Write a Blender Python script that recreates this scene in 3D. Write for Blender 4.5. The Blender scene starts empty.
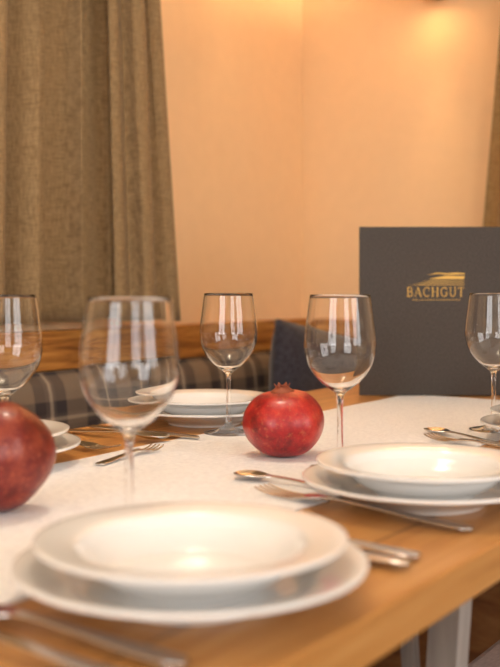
import bpy, bmesh, math, random
from mathutils import Vector, Matrix
random.seed(4)
TZ=0.75
col=bpy.context.scene.collection

# ---------------- materials ----------------
def newmat(name):
    m=bpy.data.materials.new(name); m.use_nodes=True
    nt=m.node_tree; b=nt.nodes['Principled BSDF']
    return m,nt,b
def N(nt,t,**kw):
    n=nt.nodes.new(t)
    for k,v in kw.items():
        if k in n.inputs: n.inputs[k].default_value=v
        else: setattr(n,k,v)
    return n
def ramp(nt,stops):
    r=nt.nodes.new('ShaderNodeValToRGB')
    e=r.color_ramp.elements
    while len(e)<len(stops): e.new(0.5)
    for i,(p,c) in enumerate(stops):
        e[i].position=p; e[i].color=(*c,1)
    return r
def simple(name,c,rough=0.5,metal=0.0,bump=0,bscale=50,var=0.0,coat=0):
    m,nt,b=newmat(name)
    b.inputs['Roughness'].default_value=rough; b.inputs['Metallic'].default_value=metal
    b.inputs['Coat Weight'].default_value=coat
    tc=N(nt,'ShaderNodeTexCoord')
    n=N(nt,'ShaderNodeTexNoise',Scale=bscale,Detail=6.0)
    nt.links.new(tc.outputs['Object'],n.inputs['Vector'])
    r=ramp(nt,[(0.25,tuple(x*(1-var) for x in c)),(0.75,tuple(min(1,x*(1+var)) for x in c))])
    nt.links.new(n.outputs['Fac'],r.inputs['Fac']); nt.links.new(r.outputs['Color'],b.inputs['Base Color'])
    if bump:
        bp=N(nt,'ShaderNodeBump',Strength=bump,Distance=0.01)
        nt.links.new(n.outputs['Fac'],bp.inputs['Height']); nt.links.new(bp.outputs['Normal'],b.inputs['Normal'])
    return m
def wood(name,c1,c2,c3,scale=(14,1.2,14),rough=0.4,nscale=2.0,planks=0):
    m,nt,b=newmat(name); b.inputs['Roughness'].default_value=rough
    tc=N(nt,'ShaderNodeTexCoord'); mp=N(nt,'ShaderNodeMapping')
    mp.inputs['Scale'].default_value=scale
    nt.links.new(tc.outputs['Object'],mp.inputs['Vector'])
    n=N(nt,'ShaderNodeTexNoise',Scale=nscale,Detail=8.0,Roughness=0.6,Distortion=0.6)
    nt.links.new(mp.outputs['Vector'],n.inputs['Vector'])
    r=ramp(nt,[(0.3,c1),(0.5,c2),(0.72,c3)])
    nt.links.new(n.outputs['Fac'],r.inputs['Fac'])
    out=r.outputs['Color']
    if planks:
        sx=N(nt,'ShaderNodeSeparateXYZ'); nt.links.new(tc.outputs['Object'],sx.inputs[0])
        d=N(nt,'ShaderNodeMath',operation='DIVIDE'); d.inputs[1].default_value=planks; nt.links.new(sx.outputs['X'],d.inputs[0])
        fl=N(nt,'ShaderNodeMath',operation='FLOOR'); nt.links.new(d.outputs[0],fl.inputs[0])
        w=N(nt,'ShaderNodeTexWhiteNoise',noise_dimensions='1D'); nt.links.new(fl.outputs[0],w.inputs['W'])
        fr=N(nt,'ShaderNodeMath',operation='FRACT'); nt.links.new(d.outputs[0],fr.inputs[0])
        lt=N(nt,'ShaderNodeMath',operation='LESS_THAN'); lt.inputs[1].default_value=0.02; nt.links.new(fr.outputs[0],lt.inputs[0])
        mr=N(nt,'ShaderNodeMapRange'); mr.inputs['To Min'].default_value=0.82; mr.inputs['To Max'].default_value=1.1
        nt.links.new(w.outputs['Value'],mr.inputs['Value'])
        sb=N(nt,'ShaderNodeMath',operation='SUBTRACT'); nt.links.new(mr.outputs[0],sb.inputs[0])
        ml=N(nt,'ShaderNodeMath',operation='MULTIPLY'); ml.inputs[1].default_value=0.45; nt.links.new(lt.outputs[0],ml.inputs[0]); nt.links.new(ml.outputs[0],sb.inputs[1])
        vm=N(nt,'ShaderNodeVectorMath',operation='SCALE'); nt.links.new(out,vm.inputs[0]); nt.links.new(sb.outputs[0],vm.inputs['Scale'])
        out=vm.outputs[0]
    nt.links.new(out,b.inputs['Base Color'])
    bp=N(nt,'ShaderNodeBump',Strength=0.15,Distance=0.003)
    nt.links.new(n.outputs['Fac'],bp.inputs['Height']); nt.links.new(bp.outputs['Normal'],b.inputs['Normal'])
    return m
def weave(name,c1,c2,freq=900,rough=0.9,bump=0.3,axes=('Y','Z'),sheen=0.2,cross=60):
    m,nt,b=newmat(name); b.inputs['Roughness'].default_value=rough
    b.inputs['Sheen Weight'].default_value=sheen
    tc=N(nt,'ShaderNodeTexCoord')
    outs=[]
    for i,a in enumerate(axes):
        mp=N(nt,'ShaderNodeMapping'); nt.links.new(tc.outputs['Object'],mp.inputs['Vector'])
        sc=[cross]*3; sc['XYZ'.index(a)]=freq
        mp.inputs['Scale'].default_value=sc
        n=N(nt,'ShaderNodeTexNoise',Scale=1.0,Detail=2.0); nt.links.new(mp.outputs['Vector'],n.inputs['Vector']); outs.append(n)
    ad=N(nt,'ShaderNodeMath',operation='ADD'); nt.links.new(outs[0].outputs['Fac'],ad.inputs[0]); nt.links.new(outs[1].outputs['Fac'],ad.inputs[1])
    hf=N(nt,'ShaderNodeMath',operation='MULTIPLY'); hf.inputs[1].default_value=0.5; nt.links.new(ad.outputs[0],hf.inputs[0])
    r=ramp(nt,[(0.38,c1),(0.62,c2)]); nt.links.new(hf.outputs[0],r.inputs['Fac']); nt.links.new(r.outputs['Color'],b.inputs['Base Color'])
    bp=N(nt,'ShaderNodeBump',Strength=bump,Distance=0.001); nt.links.new(hf.outputs[0],bp.inputs['Height']); nt.links.new(bp.outputs['Normal'],b.inputs['Normal'])
    return m

M_wall=simple('wall_plaster',(0.87,0.61,0.35),0.85,bump=0.10,bscale=25,var=0.02)
M_ceil=simple('ceiling_plaster',(0.85,0.78,0.66),0.9,bump=0.1,bscale=20)
M_floor=wood('floor_wood',(0.05,0.02,0.010),(0.08,0.035,0.016),(0.12,0.055,0.028),planks=0.14)
M_table=wood('table_oak',(0.46,0.20,0.05),(0.60,0.285,0.080),(0.68,0.36,0.12),scale=(26,1.6,26),rough=0.33,planks=0.2)
M_rail=wood('pine_rail',(0.16,0.045,0.010),(0.46,0.19,0.04),(0.66,0.34,0.09),scale=(3,2.6,34),rough=0.38,nscale=1.8)
M_railx=wood('pine_rail_x',(0.16,0.045,0.010),(0.46,0.19,0.04),(0.66,0.34,0.09),scale=(2.6,3,34),rough=0.38,nscale=1.8)
M_bench=wood('bench_wood',(0.16,0.06,0.02),(0.28,0.12,0.04),(0.4,0.2,0.07),scale=(4,2,14))
M_grey=wood('grey_wood',(0.26,0.24,0.23),(0.36,0.34,0.32),(0.44,0.42,0.40),scale=(18,18,2))
M_curt=weave('linen_curtain',(0.185,0.112,0.046),(0.325,0.212,0.098),freq=600,cross=45,bump=.5,sheen=0.1)
M_curtx=weave('linen_curtain_x',(0.22,0.13,0.045),(0.42,0.27,0.11),freq=600,axes=('X','Z'),cross=45,bump=.5,sheen=0.1)
M_runner=weave('white_linen',(0.80,0.80,0.83),(0.99,0.99,1.0),freq=700,axes=('X','Y'),bump=0.9,sheen=0.1,cross=110)
M_porc=simple('white_porcelain',(0.85,0.84,0.82),0.13,bscale=3,coat=0.3)
M_steel=simple('cutlery_steel',(0.62,0.60,0.58),0.16,1.0)
M_gold=simple('gold_foil',(0.62,0.38,0.09),0.45,0.4)
M_menu=weave('menu_cover',(0.028,0.022,0.018),(0.062,0.050,0.043),freq=600,rough=0.65,bump=0.6,axes=('X','Z'),sheen=0,cross=260)
M_paper=simple('menu_paper',(0.7,0.66,0.58),0.8)
M_brass=simple('lamp_brass',(0.55,0.36,0.15),0.4,0.8)
M_pillow=weave('navy_pillow',(0.018,0.018,0.03),(0.05,0.05,0.075),freq=300)
M_seat=weave('chair_fabric',(0.42,0.30,0.27),(0.55,0.42,0.38),freq=300,axes=('X','Y'))
M_frame=simple('white_frame',(0.75,0.72,0.66),0.4)

M_glass,nt,b=newmat('wine_glass_crystal')
b.inputs['Base Color'].default_value=(1,1,1,1); b.inputs['Roughness'].default_value=0.0
b.inputs['Transmission Weight'].default_value=1.0; b.inputs['IOR'].default_value=1.42
def pomemat(name,c1,c2,c3):
    m,nt,b=newmat(name); b.inputs['Roughness'].default_value=0.36; b.inputs['Coat Weight'].default_value=0.22
    b.inputs['Coat Roughness'].default_value=0.12
    tc=N(nt,'ShaderNodeTexCoord')
    n=N(nt,'ShaderNodeTexNoise',Scale=24.0,Detail=10.0,Roughness=0.75); nt.links.new(tc.outputs['Object'],n.inputs['Vector'])
    r=ramp(nt,[(0.36,c1),(0.5,c2),(0.64,c3)]); nt.links.new(n.outputs['Fac'],r.inputs['Fac'])
    n2=N(nt,'ShaderNodeTexNoise',Scale=230.0,Detail=2.0); nt.links.new(tc.outputs['Object'],n2.inputs['Vector'])
    r2=ramp(nt,[(0.58,(0,0,0)),(0.72,(0.6,0.6,0.6))]); nt.links.new(n2.outputs['Fac'],r2.inputs['Fac'])
    mx=N(nt,'ShaderNodeMix',data_type='RGBA'); nt.links.new(r2.outputs['Color'],mx.inputs[0])
    nt.links.new(r.outputs['Color'],mx.inputs[6]); mx.inputs[7].default_value=(0.48,0.12,0.05,1)
    nt.links.new(mx.outputs[2],b.inputs['Base Color'])
    bp=N(nt,'ShaderNodeBump',Strength=0.35,Distance=0.004); nt.links.new(n.outputs['Fac'],bp.inputs['Height']); nt.links.new(bp.outputs['Normal'],b.inputs['Normal'])
    return m
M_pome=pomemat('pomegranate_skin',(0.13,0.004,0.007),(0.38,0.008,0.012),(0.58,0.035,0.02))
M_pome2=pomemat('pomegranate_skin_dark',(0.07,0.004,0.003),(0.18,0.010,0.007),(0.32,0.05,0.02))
M_crown=simple('pomegranate_crown',(0.28,0.07,0.03),0.6,var=0.3,bscale=80)
def plaid(name,ax):
    m,nt,b=newmat(name); b.inputs['Roughness'].default_value=0.95
    tc=N(nt,'ShaderNodeTexCoord'); sx=N(nt,'ShaderNodeSeparateXYZ'); nt.links.new(tc.outputs['Object'],sx.inputs[0])
    def bands(out,per,stops):
        d=N(nt,'ShaderNodeMath',operation='DIVIDE'); d.inputs[1].default_value=per; nt.links.new(out,d.inputs[0])
        f=N(nt,'ShaderNodeMath',operation='FRACT'); nt.links.new(d.outputs[0],f.inputs[0])
        r=ramp(nt,stops); r.color_ramp.interpolation='CONSTANT'; nt.links.new(f.outputs[0],r.inputs['Fac']); return r
    A=(0.20,0.145,0.10); B=(0.035,0.028,0.030); Cc=(0.42,0.34,0.25); D=(0.085,0.065,0.06)
    st=[(0.0,A),(0.22,B),(0.42,D),(0.5,Cc),(0.56,D),(0.62,B),(0.82,A)]
    r1=bands(sx.outputs[ax],0.15,st); r2=bands(sx.outputs['Z'],0.13,st)
    mx=N(nt,'ShaderNodeMix',data_type='RGBA'); mx.inputs[0].default_value=0.45
    nt.links.new(r1.outputs['Color'],mx.inputs[6]); nt.links.new(r2.outputs['Color'],mx.inputs[7])
    nt.links.new(mx.outputs[2],b.inputs['Base Color'])
    return m
M_plaidy=plaid('plaid_y','Y'); M_plaidx=plaid('plaid_x','X')

# ---------------- mesh helpers ----------------
def mkobj(name,bm,mats,smooth=False,parent=None,loc=(0,0,0),rot=(0,0,0)):
    me=bpy.data.meshes.new(name); bmesh.ops.recalc_face_normals(bm,faces=bm.faces); bm.to_mesh(me); bm.free()
    if not isinstance(mats,(list,tuple)): mats=[mats]
    for m in mats: me.materials.append(m)
    if smooth:
        for p in me.polygons: p.use_smooth=True
    o=bpy.data.objects.new(name,me); col.objects.link(o); o.location=loc; o.rotation_euler=rot
    if parent: o.parent=parent
    return o
def empty(name,loc=(0,0,0),rot=(0,0,0)):
    e=bpy.data.objects.new(name,None); e.empty_display_size=0.05; col.objects.link(e); e.location=loc; e.rotation_euler=rot; return e
def addbox(bm,x0,x1,y0,y1,z0,z1,mi=0,M=None):
    vs=[bm.verts.new((x,y,z)) for x in (x0,x1) for y in (y0,y1) for z in (z0,z1)]
    if M: 
        for v in vs: v.co=M@v.co
    for f in [(0,1,3,2),(4,6,7,5),(0,4,5,1),(2,3,7,6),(0,2,6,4),(1,5,7,3)]:
        fc=bm.faces.new([vs[i] for i in f]); fc.material_index=mi
def box(name,x0,x1,y0,y1,z0,z1,mat,bev=0,parent=None,**k):
    bm=bmesh.new(); addbox(bm,x0,x1,y0,y1,z0,z1)
    o=mkobj(name,bm,mat,parent=parent,**k)
    if bev:
        md=o.modifiers.new('bev','BEVEL'); md.width=bev; md.segments=3
    return o
def softbox(name,cx,cy,cz,sx,sy,sz,mat,parent=None,rot=(0,0,0),puff=1.0):
    bm=bmesh.new(); n=16
    def P(a,c,s):
        e=max(0,(1-abs(a)**4))*max(0,(1-abs(c)**4))
        t=0.12+0.88*(e**0.5)*puff
        return (s*sx/2*t, a*sy/2*(1-0.05*abs(c)**2*(1-abs(a))), c*sz/2*(1-0.05*(1-abs(c))))
    g={}
    for s in (-1,1):
        for i in range(n+1):
            for j in range(n+1):
                a=-1+2*i/n; c=-1+2*j/n
                g[s,i,j]=bm.verts.new(P(a,c,s))
        for i in range(n):
            for j in range(n):
                bm.faces.new([g[s,i,j],g[s,i+1,j],g[s,i+1,j+1],g[s,i,j+1]])
    for i in range(n):
        for j0 in (0,n):
            bm.faces.new([g[-1,i,j0],g[-1,i+1,j0],g[1,i+1,j0],g[1,i,j0]])
            bm.faces.new([g[-1,j0,i],g[-1,j0,i+1],g[1,j0,i+1],g[1,j0,i]])
    return mkobj(name,bm,mat,smooth=True,parent=parent,loc=(cx,cy,cz),rot=rot)
def lathe(name,prof,mat,seg=64,parent=None,loc=(0,0,0)):
    bm=bmesh.new(); rings=[]
    for r,z in prof:
        if r<1e-6: rings.append([bm.verts.new((0,0,z))])
        else: rings.append([bm.verts.new((r*math.cos(2*math.pi*i/seg),r*math.sin(2*math.pi*i/seg),z)) for i in range(seg)])
    for a,b_ in zip(rings[:-1],rings[1:]):
        for i in range(seg):
            j=(i+1)%seg
            if len(a)==1 and len(b_)==1: continue
            if len(a)==1: bm.faces.new([a[0],b_[i],b_[j]])
            elif len(b_)==1: bm.faces.new([a[i],b_[0],a[j]])
            else: bm.faces.new([a[i],b_[i],b_[j],a[j]])
    return mkobj(name,bm,mat,smooth=True,parent=parent,loc=loc)
def smoothprof(pts,sub=4):
    out=[]
    n=len(pts)
    for i in range(n-1):
        p0=pts[max(0,i-1)];p1=pts[i];p2=pts[i+1];p3=pts[min(n-1,i+2)]
        for k in range(sub):
            t=k/sub
            f=lambda a,b,c,d:0.5*((2*b)+(-a+c)*t+(2*a-5*b+4*c-d)*t*t+(-a+3*b-3*c+d)*t**3)
            out.append((max(0,f(p0[0],p1[0],p2[0],p3[0])),f(p0[1],p1[1],p2[1],p3[1])))
    out.append(pts[-1]); return out

# ---------------- room ----------------
V0,V1,U0,U1,HC=-1.65,2.2,-2.3,2.64,2.5
box('floor',V0-.1,V1+.1,U0-.1,U1+.1,-0.1,0,M_floor)
box('ceiling',V0-.1,V1+.1,U0-.1,U1+.1,HC,HC+.1,M_ceil)
box('wall_left',V0-.1,V0,U0-.1,U1+.1,0,HC,M_wall)
box('wall_back',V0,V1+.1,U1,U1+.1,0,HC,M_wall)
def wallholes(name,fixed0,fixed1,a0,a1,holes,alongy):
    bm=bmesh.new()
    def ab(p,q,z0,z1):
        if alongy: addbox(bm,fixed0,fixed1,p,q,z0,z1)
        else: addbox(bm,p,q,fixed0,fixed1,z0,z1)
    cur=a0
    for (h0,h1,z0,z1) in holes:
        ab(cur,h0,0,HC); ab(h0,h1,0,z0); ab(h0,h1,z1,HC); cur=h1
    ab(cur,a1,0,HC)
    mkobj(name,bm,M_wall)
holesR=[(-1.9,-0.5,0.75,2.3),(0.1,1.5,0.75,2.3)]
holesF=[(-1.1,0.5,0.75,2.3)]
wallholes('wall_right',V1,V1+.1,U0,U1,holesR,True)
wallholes('wall_front',U0-.1,U0,V0,V1+.1,holesF,False)
k=0
for alongy,hs in ((True,holesR),(False,holesF)):
    for (a0,a1,z0,z1) in hs:
        k+=1; bm=bmesh.new(); f0,f1=(V1+.02,V1+.07) if alongy else (U0-.07,U0-.02)
        w=.05; m=(a0+a1)/2
        segs=[(a0,a0+w,z0,z1),(a1-w,a1,z0,z1),(m-w*.7,m+w*.7,z0+w,z1-w),(a0+w,a1-w,z0,z0+w),(a0+w,a1-w,z1-w,z1)]
        for p,q,r,s in segs:
            if alongy: addbox(bm,f0,f1,p,q,r,s)
            else: addbox(bm,p,q,f0,f1,r,s)
        mkobj('window_%d'%k,bm,M_frame)
        ld=bpy.data.lights.new('window_daylight_%d'%k,'AREA'); ld.shape='RECTANGLE'; ld.size=(a1-a0)-.1; ld.size_y=z1-z0-.1
        ld.energy=28 if alongy else 38; ld.color=(1.0,0.97,0.94)
        lo=bpy.data.objects.new('window_daylight_%d'%k,ld); col.objects.link(lo)
        zc=(z0+z1)/2
        lo.location=(V1+.09,m,zc) if alongy else (m,U0-.09,zc)
        d=Vector((-1,0,0)) if alongy else Vector((0,1,0))
        lo.rotation_euler=d.to_track_quat('-Z','Y').to_euler()

# ---------------- table ----------------
tb=empty('dining_table',(0,0,0))
TV0,TV1,TU0,TU1=-1.10,-0.312,-0.25,2.2
box('tabletop',TV0,TV1,TU0,TU1,TZ-.034,TZ,M_table,bev=.003,parent=tb)
for i,u in enumerate((-0.05,0.90,2.0)):
    bm=bmesh.new()
    addbox(bm,TV0+.12,TV1-.12,u-.018,u+.018,TZ-.055,TZ-.035)
    for s,v in ((-1,TV1-.078),(1,TV0+.09)):
        M=Matrix.Translation((v,u,TZ-.035))@Matrix.Rotation(-s*math.radians(4),4,'Y')
        addbox(bm,-.015,.015,-.015,.015,-.71,0,M=M)
    o=mkobj('trestle_%d'%(i+1),bm,M_grey,parent=tb)
bm=bmesh.new(); nx,ny=24,110; g={}
rv0,rv1,ru0,ru1=-0.893,-0.518,-0.1,1.83
for s in (0,1):
    for i in range(nx+1):
        for j in range(ny+1):
            v=rv0+(rv1-rv0)*i/nx; u=ru0+(ru1-ru0)*j/ny
            e=0.003*math.sin(u*9)+0.002*math.sin(u*23)
            if i==0 or i==nx: v+=e
            z=TZ+.0004+(0.0016 if s else 0)
            g[s,i,j]=bm.verts.new((v,u,z))
    for i in range(nx):
        for j in range(ny):
            bm.faces.new([g[s,i,j],g[s,i+1,j],g[s,i+1,j+1],g[s,i,j+1]])
for j in range(ny):
    for i in (0,nx): bm.faces.new([g[0,i,j],g[0,i,j+1],g[1,i,j+1],g[1,i,j]])
for i in range(nx):
    for j in (0,ny): bm.faces.new([g[0,i,j],g[0,i+1,j],g[1,i+1,j],g[1,i,j]])
mkobj('table_runner',bm,M_runner)
RZ=TZ+.0021

# ---------------- plates ----------------
dinner=smoothprof([(0,.003),(.050,.003),(.053,.0),(.058,.0),(.061,.004),(.078,.0105),(.10,.0185),(.1195,.0235),(.1218,.0252),(.1200,.0272),(.100,.0225),(.086,.0175),(.079,.0125),(.070,.0090),(.04,.0085),(0,.0085)],3)
soup=smoothprof([(0,.003),(.040,.003),(.043,0),(.048,0),(.051,.004),(.064,.012),(.076,.023),(.083,.0275),(.105,.0308),(.1075,.0325),(.1063,.0345),(.085,.0318),(.0785,.0285),(.073,.018),(.062,.009),(.045,.007),(0,.0065)],3)
def plates(v,u):
    e=empty('plate_stack',(v,u,TZ+.0006))
    lathe('dinner_plate',dinner,M_porc,96,parent=e)
    lathe('soup_plate',soup,M_porc,96,parent=e,loc=(0,0,.009))
for v,u in ((-.431,.545),(-.430,.918),(-.435,1.40),(-.965,.805),(-.97,1.26)):
    plates(v,u)

# ---------------- glasses ----------------
outer=smoothprof([(.0365,.0012),(.030,.0028),(.016,.0062),(.0065,.012),(.0038,.025),(.0033,.05),(.0034,.075),(.0048,.087),(.012,.0935),(.025,.104),(.0365,.120),(.0422,.139),(.0418,.158),(.0388,.182),(.0357,.205)],4)
inner=smoothprof([(.0352,.205),(.0382,.182),(.0412,.158),(.0415,.139),(.0358,.1204),(.0244,.1050),(.011,.0953),(0,.0940)],4)
gprof=[(0,0.0),(.0355,0.0)]+outer+[(.03545,.2052)]+inner
for v,u in ((-.574,.640),(-.59,1.028),(-.561,1.4385),(-.888,.778),(-.869,1.186)):
    lathe('wine_glass',gprof,M_glass,72,loc=(v,u,RZ))

# ---------------- pomegranates ----------------
def pome(v,u,R,H,mat,tilt,yaw):
    Mr=Matrix.Rotation(yaw,4,'Z')@Matrix.Rotation(tilt,4,'X')
    bm=bmesh.new(); bmesh.ops.create_uvsphere(bm,u_segments=64,v_segments=40,radius=1)
    ph=random.random()*6
    for w in bm.verts:
        a=math.atan2(w.co.y,w.co.x); z=w.co.z; r=math.hypot(w.co.x,w.co.y)
        lob=1+0.024*math.cos(5*a+ph)+0.016*math.cos(3*a+1)
        r*=lob*(1+0.03*(1-z*z))
        zz=z
        if z>0.8: zz=z-0.07*((z-0.8)/0.2)*(1 if z<.97 else .6)
        if z<-0.85: zz=z+0.05*((-z-0.85)/0.15)
        w.co=Mr@Vector((r*math.cos(a)*R*.97,r*math.sin(a)*R*.97,zz*H/2))
    mz=min(w.co.z for w in bm.verts)
    e=empty('pomegranate',(v,u,RZ-mz))
    mkobj('fruit_body',bm,mat,smooth=True,parent=e)
    bm=bmesh.new(); n=36; rows=[]
    for k,(rr,zz) in enumerate([(.015,-.003),(.0095,.0005),(.0075,.003),(.0078,.005),(.0095,.0085)]):
        ring=[]
        for i in range(n):
            a=2*math.pi*i/n; t=abs(((i/n*6)%1)-.5)*2
            zz2=zz-(0.005*t if k==4 else 0); rr2=rr-(.002*t if k==4 else 0)
            ring.append(bm.verts.new(Mr@Vector((rr2*math.cos(a),rr2*math.sin(a),zz2+H/2*.945))))
        rows.append(ring)
    for a_,b_ in zip(rows[:-1],rows[1:]):
        for i in range(n):
            j=(i+1)%n; bm.faces.new([a_[i],a_[j],b_[j],b_[i]])
    o=mkobj('crown',bm,M_crown,smooth=True,parent=e)
    md=o.modifiers.new('s','SOLIDIFY'); md.thickness=.0012
pome(-.692,1.064,.0520,.089,M_pome,math.radians(6),0)
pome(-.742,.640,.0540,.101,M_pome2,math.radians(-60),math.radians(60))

# ---------------- cutlery ----------------
def strip(bm,st,nacross=6):
    rows=[]
    for (x,w,z,cup,yo) in st:
        rows.append([bm.verts.new((x,yo+w*(-1+2*k/nacross),z+cup*((-1+2*k/nacross)**2))) for k in range(nacross+1)])
    for a,b_ in zip(rows[:-1],rows[1:]):
        for k in range(nacross): bm.faces.new([a[k],a[k+1],b_[k+1],b_[k]])
HANDLE=[(0,.003,.002,0,0),(.003,.007,.002,0,0),(.012,.0095,.0022,0,0),(.04,.0080,.003,0,0),(.08,.0048,.0055,0,0),(.12,.0034,.008,0,0)]
def cutlery(kind,tip,end,z=TZ):
    dx,dy=tip[0]-end[0],tip[1]-end[1]; D=math.hypot(dx,dy); ang=math.atan2(dy,dx)
    bm=bmesh.new()
    if kind=='spoon':
        strip(bm,HANDLE+[(.14,.0045,.0078,.0003,0),(.150,.0105,.006,.002,0),(.162,.0175,.004,.005,0),(.176,.0205,.0028,.0065,0),(.190,.0175,.0035,.006,0),(.199,.0110,.006,.003,0),(.203,.003,.008,0,0)],8)
        base=.203
    elif kind=='fork':
        strip(bm,HANDLE+[(.135,.0045,.0078,0,0),(.145,.0095,.006,.001,0),(.155,.0125,.0045,.0015,0),(.165,.0130,.0035,.0015,0)],8)
        for k in range(4):
            y=(-1.5+k)*.0073
            strip(bm,[(.160,.0022,.0045,0,y),(.175,.0020,.003,0,y),(.19,.0017,.004,0,y),(.203,.0012,.007,0,y),(.208,.0005,.009,0,y)],2)
        base=.208
    else:
        strip(bm,[(0,.004,.003,0,0),(.004,.008,.003,0,0),(.02,.0095,.003,0,0),(.06,.0080,.003,0,0),(.10,.0065,.003,0,0),(.115,.0075,.003,0,0),(.13,.0095,.003,0,.001),(.18,.0100,.003,0,.001),(.205,.008,.003,0,-.0005),(.217,.005,.003,0,-.003),(.222,.001,.003,0,-.006)],4)
        base=.222
    s=D/base
    for w in bm.verts:
        w.co.x*=s
        if s<.8: w.co.y*=.82; w.co.z*=.85
    o=mkobj('table_'+kind,bm,M_steel,smooth=True,loc=(end[0],end[1],z),rot=(0,0,ang))
    md=o.modifiers.new('s','SOLIDIFY'); md.thickness=.0022 if kind!='knife' else .004; md.offset=0
    md=o.modifiers.new('ss','SUBSURF'); md.levels=1; md.render_levels=2
cutlery('fork',(-.585,.855),(-.342,.828),z=RZ)
cutlery('spoon',(-.656,.908),(-.506,.912),z=RZ)
cutlery('knife',(-.553,.686),(-.337,.694),z=RZ)
cutlery('spoon',(-.545,.716),(-.342,.722),z=RZ)
cutlery('fork',(-.555,.427),(-.352,.440),z=RZ)
cutlery('fork',(-.55,.395),(-.345,.402),z=RZ)
cutlery('spoon',(-.632,1.355),(-.49,1.30),z=RZ)
cutlery('fork',(-.600,1.295),(-.40,1.235),z=RZ)
cutlery('fork',(-.885,.960),(-1.08,.965),z=RZ)
cutlery('fork',(-.855,1.01),(-.835,.875),z=RZ)
cutlery('knife',(-.86,1.110),(-1.07,1.105),z=RZ)
cutlery('spoon',(-.885,1.065),(-1.08,1.06),z=RZ)

# ---------------- menu ----------------
me_=empty('menu_folder',(-.956,1.748,TZ),(0,0,math.radians(35)))
MW,MH=.312,.336
box('front_cover',0,MW,-.004,0,0.0025,MH,M_menu,bev=.0012,parent=me_)
box('back_cover',0,MW,0,.004,.0025,MH,M_menu,bev=.0012,parent=me_,rot=(0,0,math.radians(22)))
box('pages',.006,MW-.006,.0005,.0025,.006,MH-.006,M_paper,parent=me_,rot=(0,0,math.radians(9)))
box('spine',-.003,.002,-.004,.004,.0025,MH,M_menu,bev=.001,parent=me_)
bm=bmesh.new()
def poly(pts,w,closed=False):
    for (a,b_) in zip(pts[:-1],pts[1:]):
        ax,az=a; bx,bz=b_; dx,dz=bx-ax,bz-az; L=math.hypot(dx,dz)
        if L<1e-5: continue
        nx_,nz=-dz/L*w/2,dx/L*w/2
        ex,ez=dx/L*w*.15,dz/L*w*.15
        q=[(ax+nx_-ex,az+nz-ez),(bx+nx_+ex,bz+nz+ez),(bx-nx_+ex,bz-nz+ez),(ax-nx_-ex,az-nz-ez)]
        bm.faces.new([bm.verts.new((x,0,z)) for x,z in q])
def arc(cx,cz,rx,rz,a0,a1,n=12): return [(cx+rx*math.cos(math.radians(a0+(a1-a0)*i/n)),cz+rz*math.sin(math.radians(a0+(a1-a0)*i/n))) for i in range(n+1)]
T,t,sf=.12,.05,.05
def serif(x,z,w=.24): poly([(x-w/2,z),(x+w/2,z)],sf)
def letter(ch,ox):
    S=lambda pts:[(x+ox,z) for x,z in pts]
    if ch=='B':
        poly(S([(.15,0),(.15,1)]),T); poly(S([(.05,.98),(.35,.98)]+arc(.35,.76,.2,.22,90,-90)+[(.15,.54)]),t+.03); poly(S([(.15,.54)]+arc(.36,.28,.25,.26,90,-90)+[(.05,.02)]),t+.04)
    if ch=='A':
        poly(S([(.08,0),(.4,1)]),t); poly(S([(.4,1),(.72,0)]),T); poly(S([(.2,.33),(.6,.33)]),t); serif(ox+.08,.02); serif(ox+.72,.02)
    if ch=='C':
        poly(S(arc(.42,.5,.34,.48,50,310,20)),T*.8); poly(S([(.68,.65),(.68,.95)]),sf)
    if ch=='G':
        poly(S(arc(.42,.5,.34,.48,50,320,20)),T*.8); poly(S([(.68,.68),(.68,.95)]),sf); poly(S([(.68,.1),(.68,.42)]),T*.8); serif(ox+.66,.44,.3)
    if ch=='H':
        for x in (.14,.66): poly(S([(x,0),(x,1)]),T); serif(ox+x,.02); serif(ox+x,.98)
        poly(S([(.14,.52),(.66,.52)]),t)
    if ch=='U':
        poly(S([(.14,1),(.14,.3)]+arc(.39,.3,.25,.27,180,360)[1:]+[(.64,1)]),T*.75); serif(ox+.14,.98); serif(ox+.64,.98)
    if ch=='T':
        poly(S([(.36,0),(.36,1)]),T); poly(S([(.04,.97),(.68,.97)]),t); serif(ox+.36,.02); poly(S([(.05,.8),(.05,1)]),sf); poly(S([(.67,.8),(.67,1)]),sf)
ox=0
for ch,wd in zip('BACHGUT',(.82,.94,.92,.96,.96,.92,.72)):
    letter(ch,ox); ox+=wd
sc=.114/ox
for w in bm.verts: w.co=Vector((w.co.x*sc,0,w.co.z*.0185))
x=.012
while x<.104:
    wv=random.choice((.002,.003,.0035)); q=[(x,-.0072),(x+wv,-.0072),(x+wv,-.0055),(x,-.0055)]
    bm.faces.new([bm.verts.new((a,0,b_)) for a,b_ in q]); x+=wv+.0024
def fill(pts): bm.faces.new([bm.verts.new((a,0,b_)) for a,b_ in pts])
fill([(.044,.0345),(.113,.0345),(.115,.0405),(.080,.0415),(.060,.0385)])
fill([(.040,.0425),(.060,.0450),(.082,.0432),(.115,.0440),(.115,.0462),(.098,.0475),(.080,.0460),(.060,.0475)])
for i in range(3):
    z=.0228+i*.0038
    fill([(.002+i*.013,z),(.114,z-.0002),(.114,z+.0008),(.03+i*.012,z+.0014)])
mkobj('gold_logo',bm,M_gold,parent=me_,loc=(.090,-.0047,.198))

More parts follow.
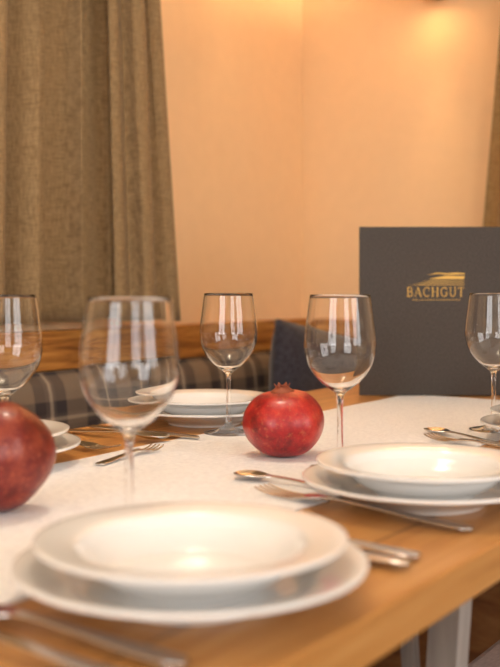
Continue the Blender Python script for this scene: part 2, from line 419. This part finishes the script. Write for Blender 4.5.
# ---------------- bench ----------------
bn=empty('corner_bench',(0,0,0))
box('seat_side',V0+.002,V0+.50,-1.2,U1-.002,.36,.41,M_bench,parent=bn)
box('front_side',V0+.44,V0+.46,-1.2,U1-.46,0.001,.36,M_bench,parent=bn)
box('seat_end',V0+.50,-.15,U1-.50,U1-.002,.36,.41,M_bench,parent=bn)
box('front_end',V0+.46,-.15,U1-.46,U1-.44,0.001,.36,M_bench,parent=bn)
box('rail_side',V0+.002,V0+.055,-1.2,U1-.002,.785,.872,M_rail,bev=.004,parent=bn)
box('rail_end',V0+.055,-.15,U1-.055,U1-.002,.785,.872,M_railx,bev=.004,parent=bn)
y=-1.15; i=0
while y<U1-.55:
    i+=1; softbox('back_cushion_%d'%i,V0+.065,y+.30,.62,.09,.59,.33,M_plaidy,parent=bn)
    softbox('seat_cushion_%d'%i,V0+.27,y+.30,.435,.05,.59,.42,M_plaidy,parent=bn,rot=(0,math.pi/2,0)); y+=.60
x=V0+.12; i=0
while x<-.4:
    i+=1; softbox('end_cushion_%d'%i,x+.30,U1-.075,.62,.11,.59,.33,M_plaidx,parent=bn,rot=(0,0,math.pi/2)); x+=.60
softbox('throw_pillow',-1.40,2.33,.660,.12,.38,.38,M_pillow,rot=(math.radians(-12),math.radians(-8),math.radians(-6)))

# ---------------- curtains ----------------
def curtain(name,a_top,a_bot,zt,zb,base,axis,nf,amp,mat,seed):
    rnd=random.Random(seed); ph=[rnd.random()*6 for _ in range(4)]
    bm=bmesh.new(); nx,nz=200,40; g={}
    for i in range(nx+1):
        s=i/nx
        for j in range(nz+1):
            t=j/nz; z=zt+(zb-zt)*t
            A0=a_top[0]+(a_bot[0]-a_top[0])*t; A1=a_top[1]+(a_bot[1]-a_top[1])*t
            p=2*math.pi*nf*s
            a=A0+(A1-A0)*s+.010*math.sin(p*2+ph[0])
            d=amp*(math.sin(p+ph[1]+.4*t)*.75+.35*math.sin(p*1.7+ph[2]+.6*t)+.12*math.sin(p*3.3+ph[3]))*(.8+.3*t)
            g[i,j]=bm.verts.new((base+d,a,z) if axis=='y' else (a,base+d,z))
    for i in range(nx):
        for j in range(nz): bm.faces.new([g[i,j],g[i+1,j],g[i+1,j+1],g[i,j+1]])
    o=mkobj(name,bm,mat,smooth=True)
    md=o.modifiers.new('s','SOLIDIFY'); md.thickness=.003
curtain('window_curtain',(.65,1.70),(.60,1.70),2.28,.892,V0+.072,'y',10,.044,M_curt,3)
curtain('window_curtain',(1.60,1.70),(1.650,1.860),2.28,.888,V0+.152,'y',2.3,.034,M_curt,11)
curtain('window_curtain',(-.93,-.20),(-1.06,-.18),2.28,.89,U1-.09,'x',7,.028,M_curtx,7)
def rod(name,p,q):
    cu=bpy.data.curves.new(name,'CURVE'); cu.dimensions='3D'; cu.bevel_depth=.012; cu.bevel_resolution=4
    sp=cu.splines.new('POLY'); sp.points.add(1); sp.points[0].co=(*p,1); sp.points[1].co=(*q,1)
    cu.materials.append(M_brass); o=bpy.data.objects.new(name,cu); col.objects.link(o)
rod('curtain_rod',(V0+.10,.5,2.30),(V0+.10,2.1,2.30)); rod('curtain_rod',(-1.15,U1-.09,2.30),(-.1,U1-.09,2.30))

# ---------------- sconces ----------------
def sconce(x,y,z,dirx,diry,E):
    e=empty('wall_sconce',(x,y,z))
    lathe('shade',[(.036,-.052),(.034,-.05),(.046,.0),(.060,.09),(.057,.09),(.043,.0),(.031,-.05),(.036,-.052)],M_brass,32,parent=e,loc=(dirx*.09,diry*.09,0))
    lathe('wall_plate',[(0,-.005),(.045,-.005),(.045,.005),(0,.005)],M_brass,32,parent=e,loc=(dirx*.008,diry*.008,.0)).rotation_euler=(0,math.pi/2,0) if dirx else (math.pi/2,0,0)
    b_=box('arm',-.006,.006,-.006,.006,0,.05,M_brass,parent=e); b_.location=(dirx*.008,diry*.008,-.01)
    b_.rotation_euler=(0,math.pi/2*dirx,0) if dirx else (math.pi/2*(-diry),0,0)
    for nm,en,zz in (('sconce_uplight',E*.94,.10),('sconce_downlight',E*.06,-.028)):
        l=bpy.data.lights.new(nm,'POINT'); l.energy=en; l.color=(1,.68,.36); l.shadow_soft_size=.02
        lo=bpy.data.objects.new(nm,l); col.objects.link(lo); lo.parent=e; lo.location=(dirx*.09,diry*.09,zz)
sconce(-1.19,U1,1.828,0,-1,12)
sconce(V0,2.22,1.96,1,0,6)
pe=empty('added_pendant',(-.75,.9,1.95))  # unseen lamp, added above the table to give extra warm light
lathe('shade',[(.03,.16),(.08,.14),(.20,0),(.195,0),(.077,.135),(.0,.155)],M_ceil,48,parent=pe)
box('cord',-.003,.003,-.003,.003,.155,.55,M_brass,parent=pe)
l=bpy.data.lights.new('added_pendant_fill','POINT'); l.energy=11; l.color=(1,.86,.70); l.shadow_soft_size=.05
lo=bpy.data.objects.new('added_pendant_fill',l); col.objects.link(lo); lo.parent=pe; lo.location=(0,0,.04)

# ---------------- chair ----------------
ch=empty('dining_chair',(-.33,1.50,0))
box('seat',-.22,.22,-.22,.22,.41,.45,M_seat,bev=.015,parent=ch)
for i,(x,y) in enumerate(((-.19,-.19),(-.19,.19))): box('leg_%d'%(i+1),x-.018,x+.018,y-.018,y+.018,.001,.41,M_bench,bev=.003,parent=ch)
for i,(x,y) in enumerate(((.2,-.19),(.2,.19))): box('leg_%d'%(i+3),x-.018,x+.018,y-.018,y+.018,.001,.92,M_bench,bev=.003,parent=ch)
box('backrest',.19,.215,-.17,.17,.62,.90,M_seat,bev=.01,parent=ch)

# ---------------- world & camera ----------------
w=bpy.data.worlds.new('World'); bpy.context.scene.world=w; w.use_nodes=True
w.node_tree.nodes['Background'].inputs[0].default_value=(.85,.92,1,1); w.node_tree.nodes['Background'].inputs[1].default_value=0.8
cd=bpy.data.cameras.new('camera'); cam=bpy.data.objects.new('camera',cd); col.objects.link(cam)
cam.location=(0,0,TZ+.215); cam.rotation_euler=(math.pi/2,0,math.radians(35))
cd.sensor_fit='VERTICAL'; cd.sensor_height=36; cd.lens=1000/667*36; cd.shift_y=-45.5/667; cd.clip_start=.02
cd.dof.use_dof=True; cd.dof.focus_distance=1.38; cd.dof.aperture_fstop=4.6
bpy.context.scene.camera=cam
vs=bpy.context.scene.view_settings; vs.view_transform='Standard'; vs.look='None'; vs.exposure=0.12
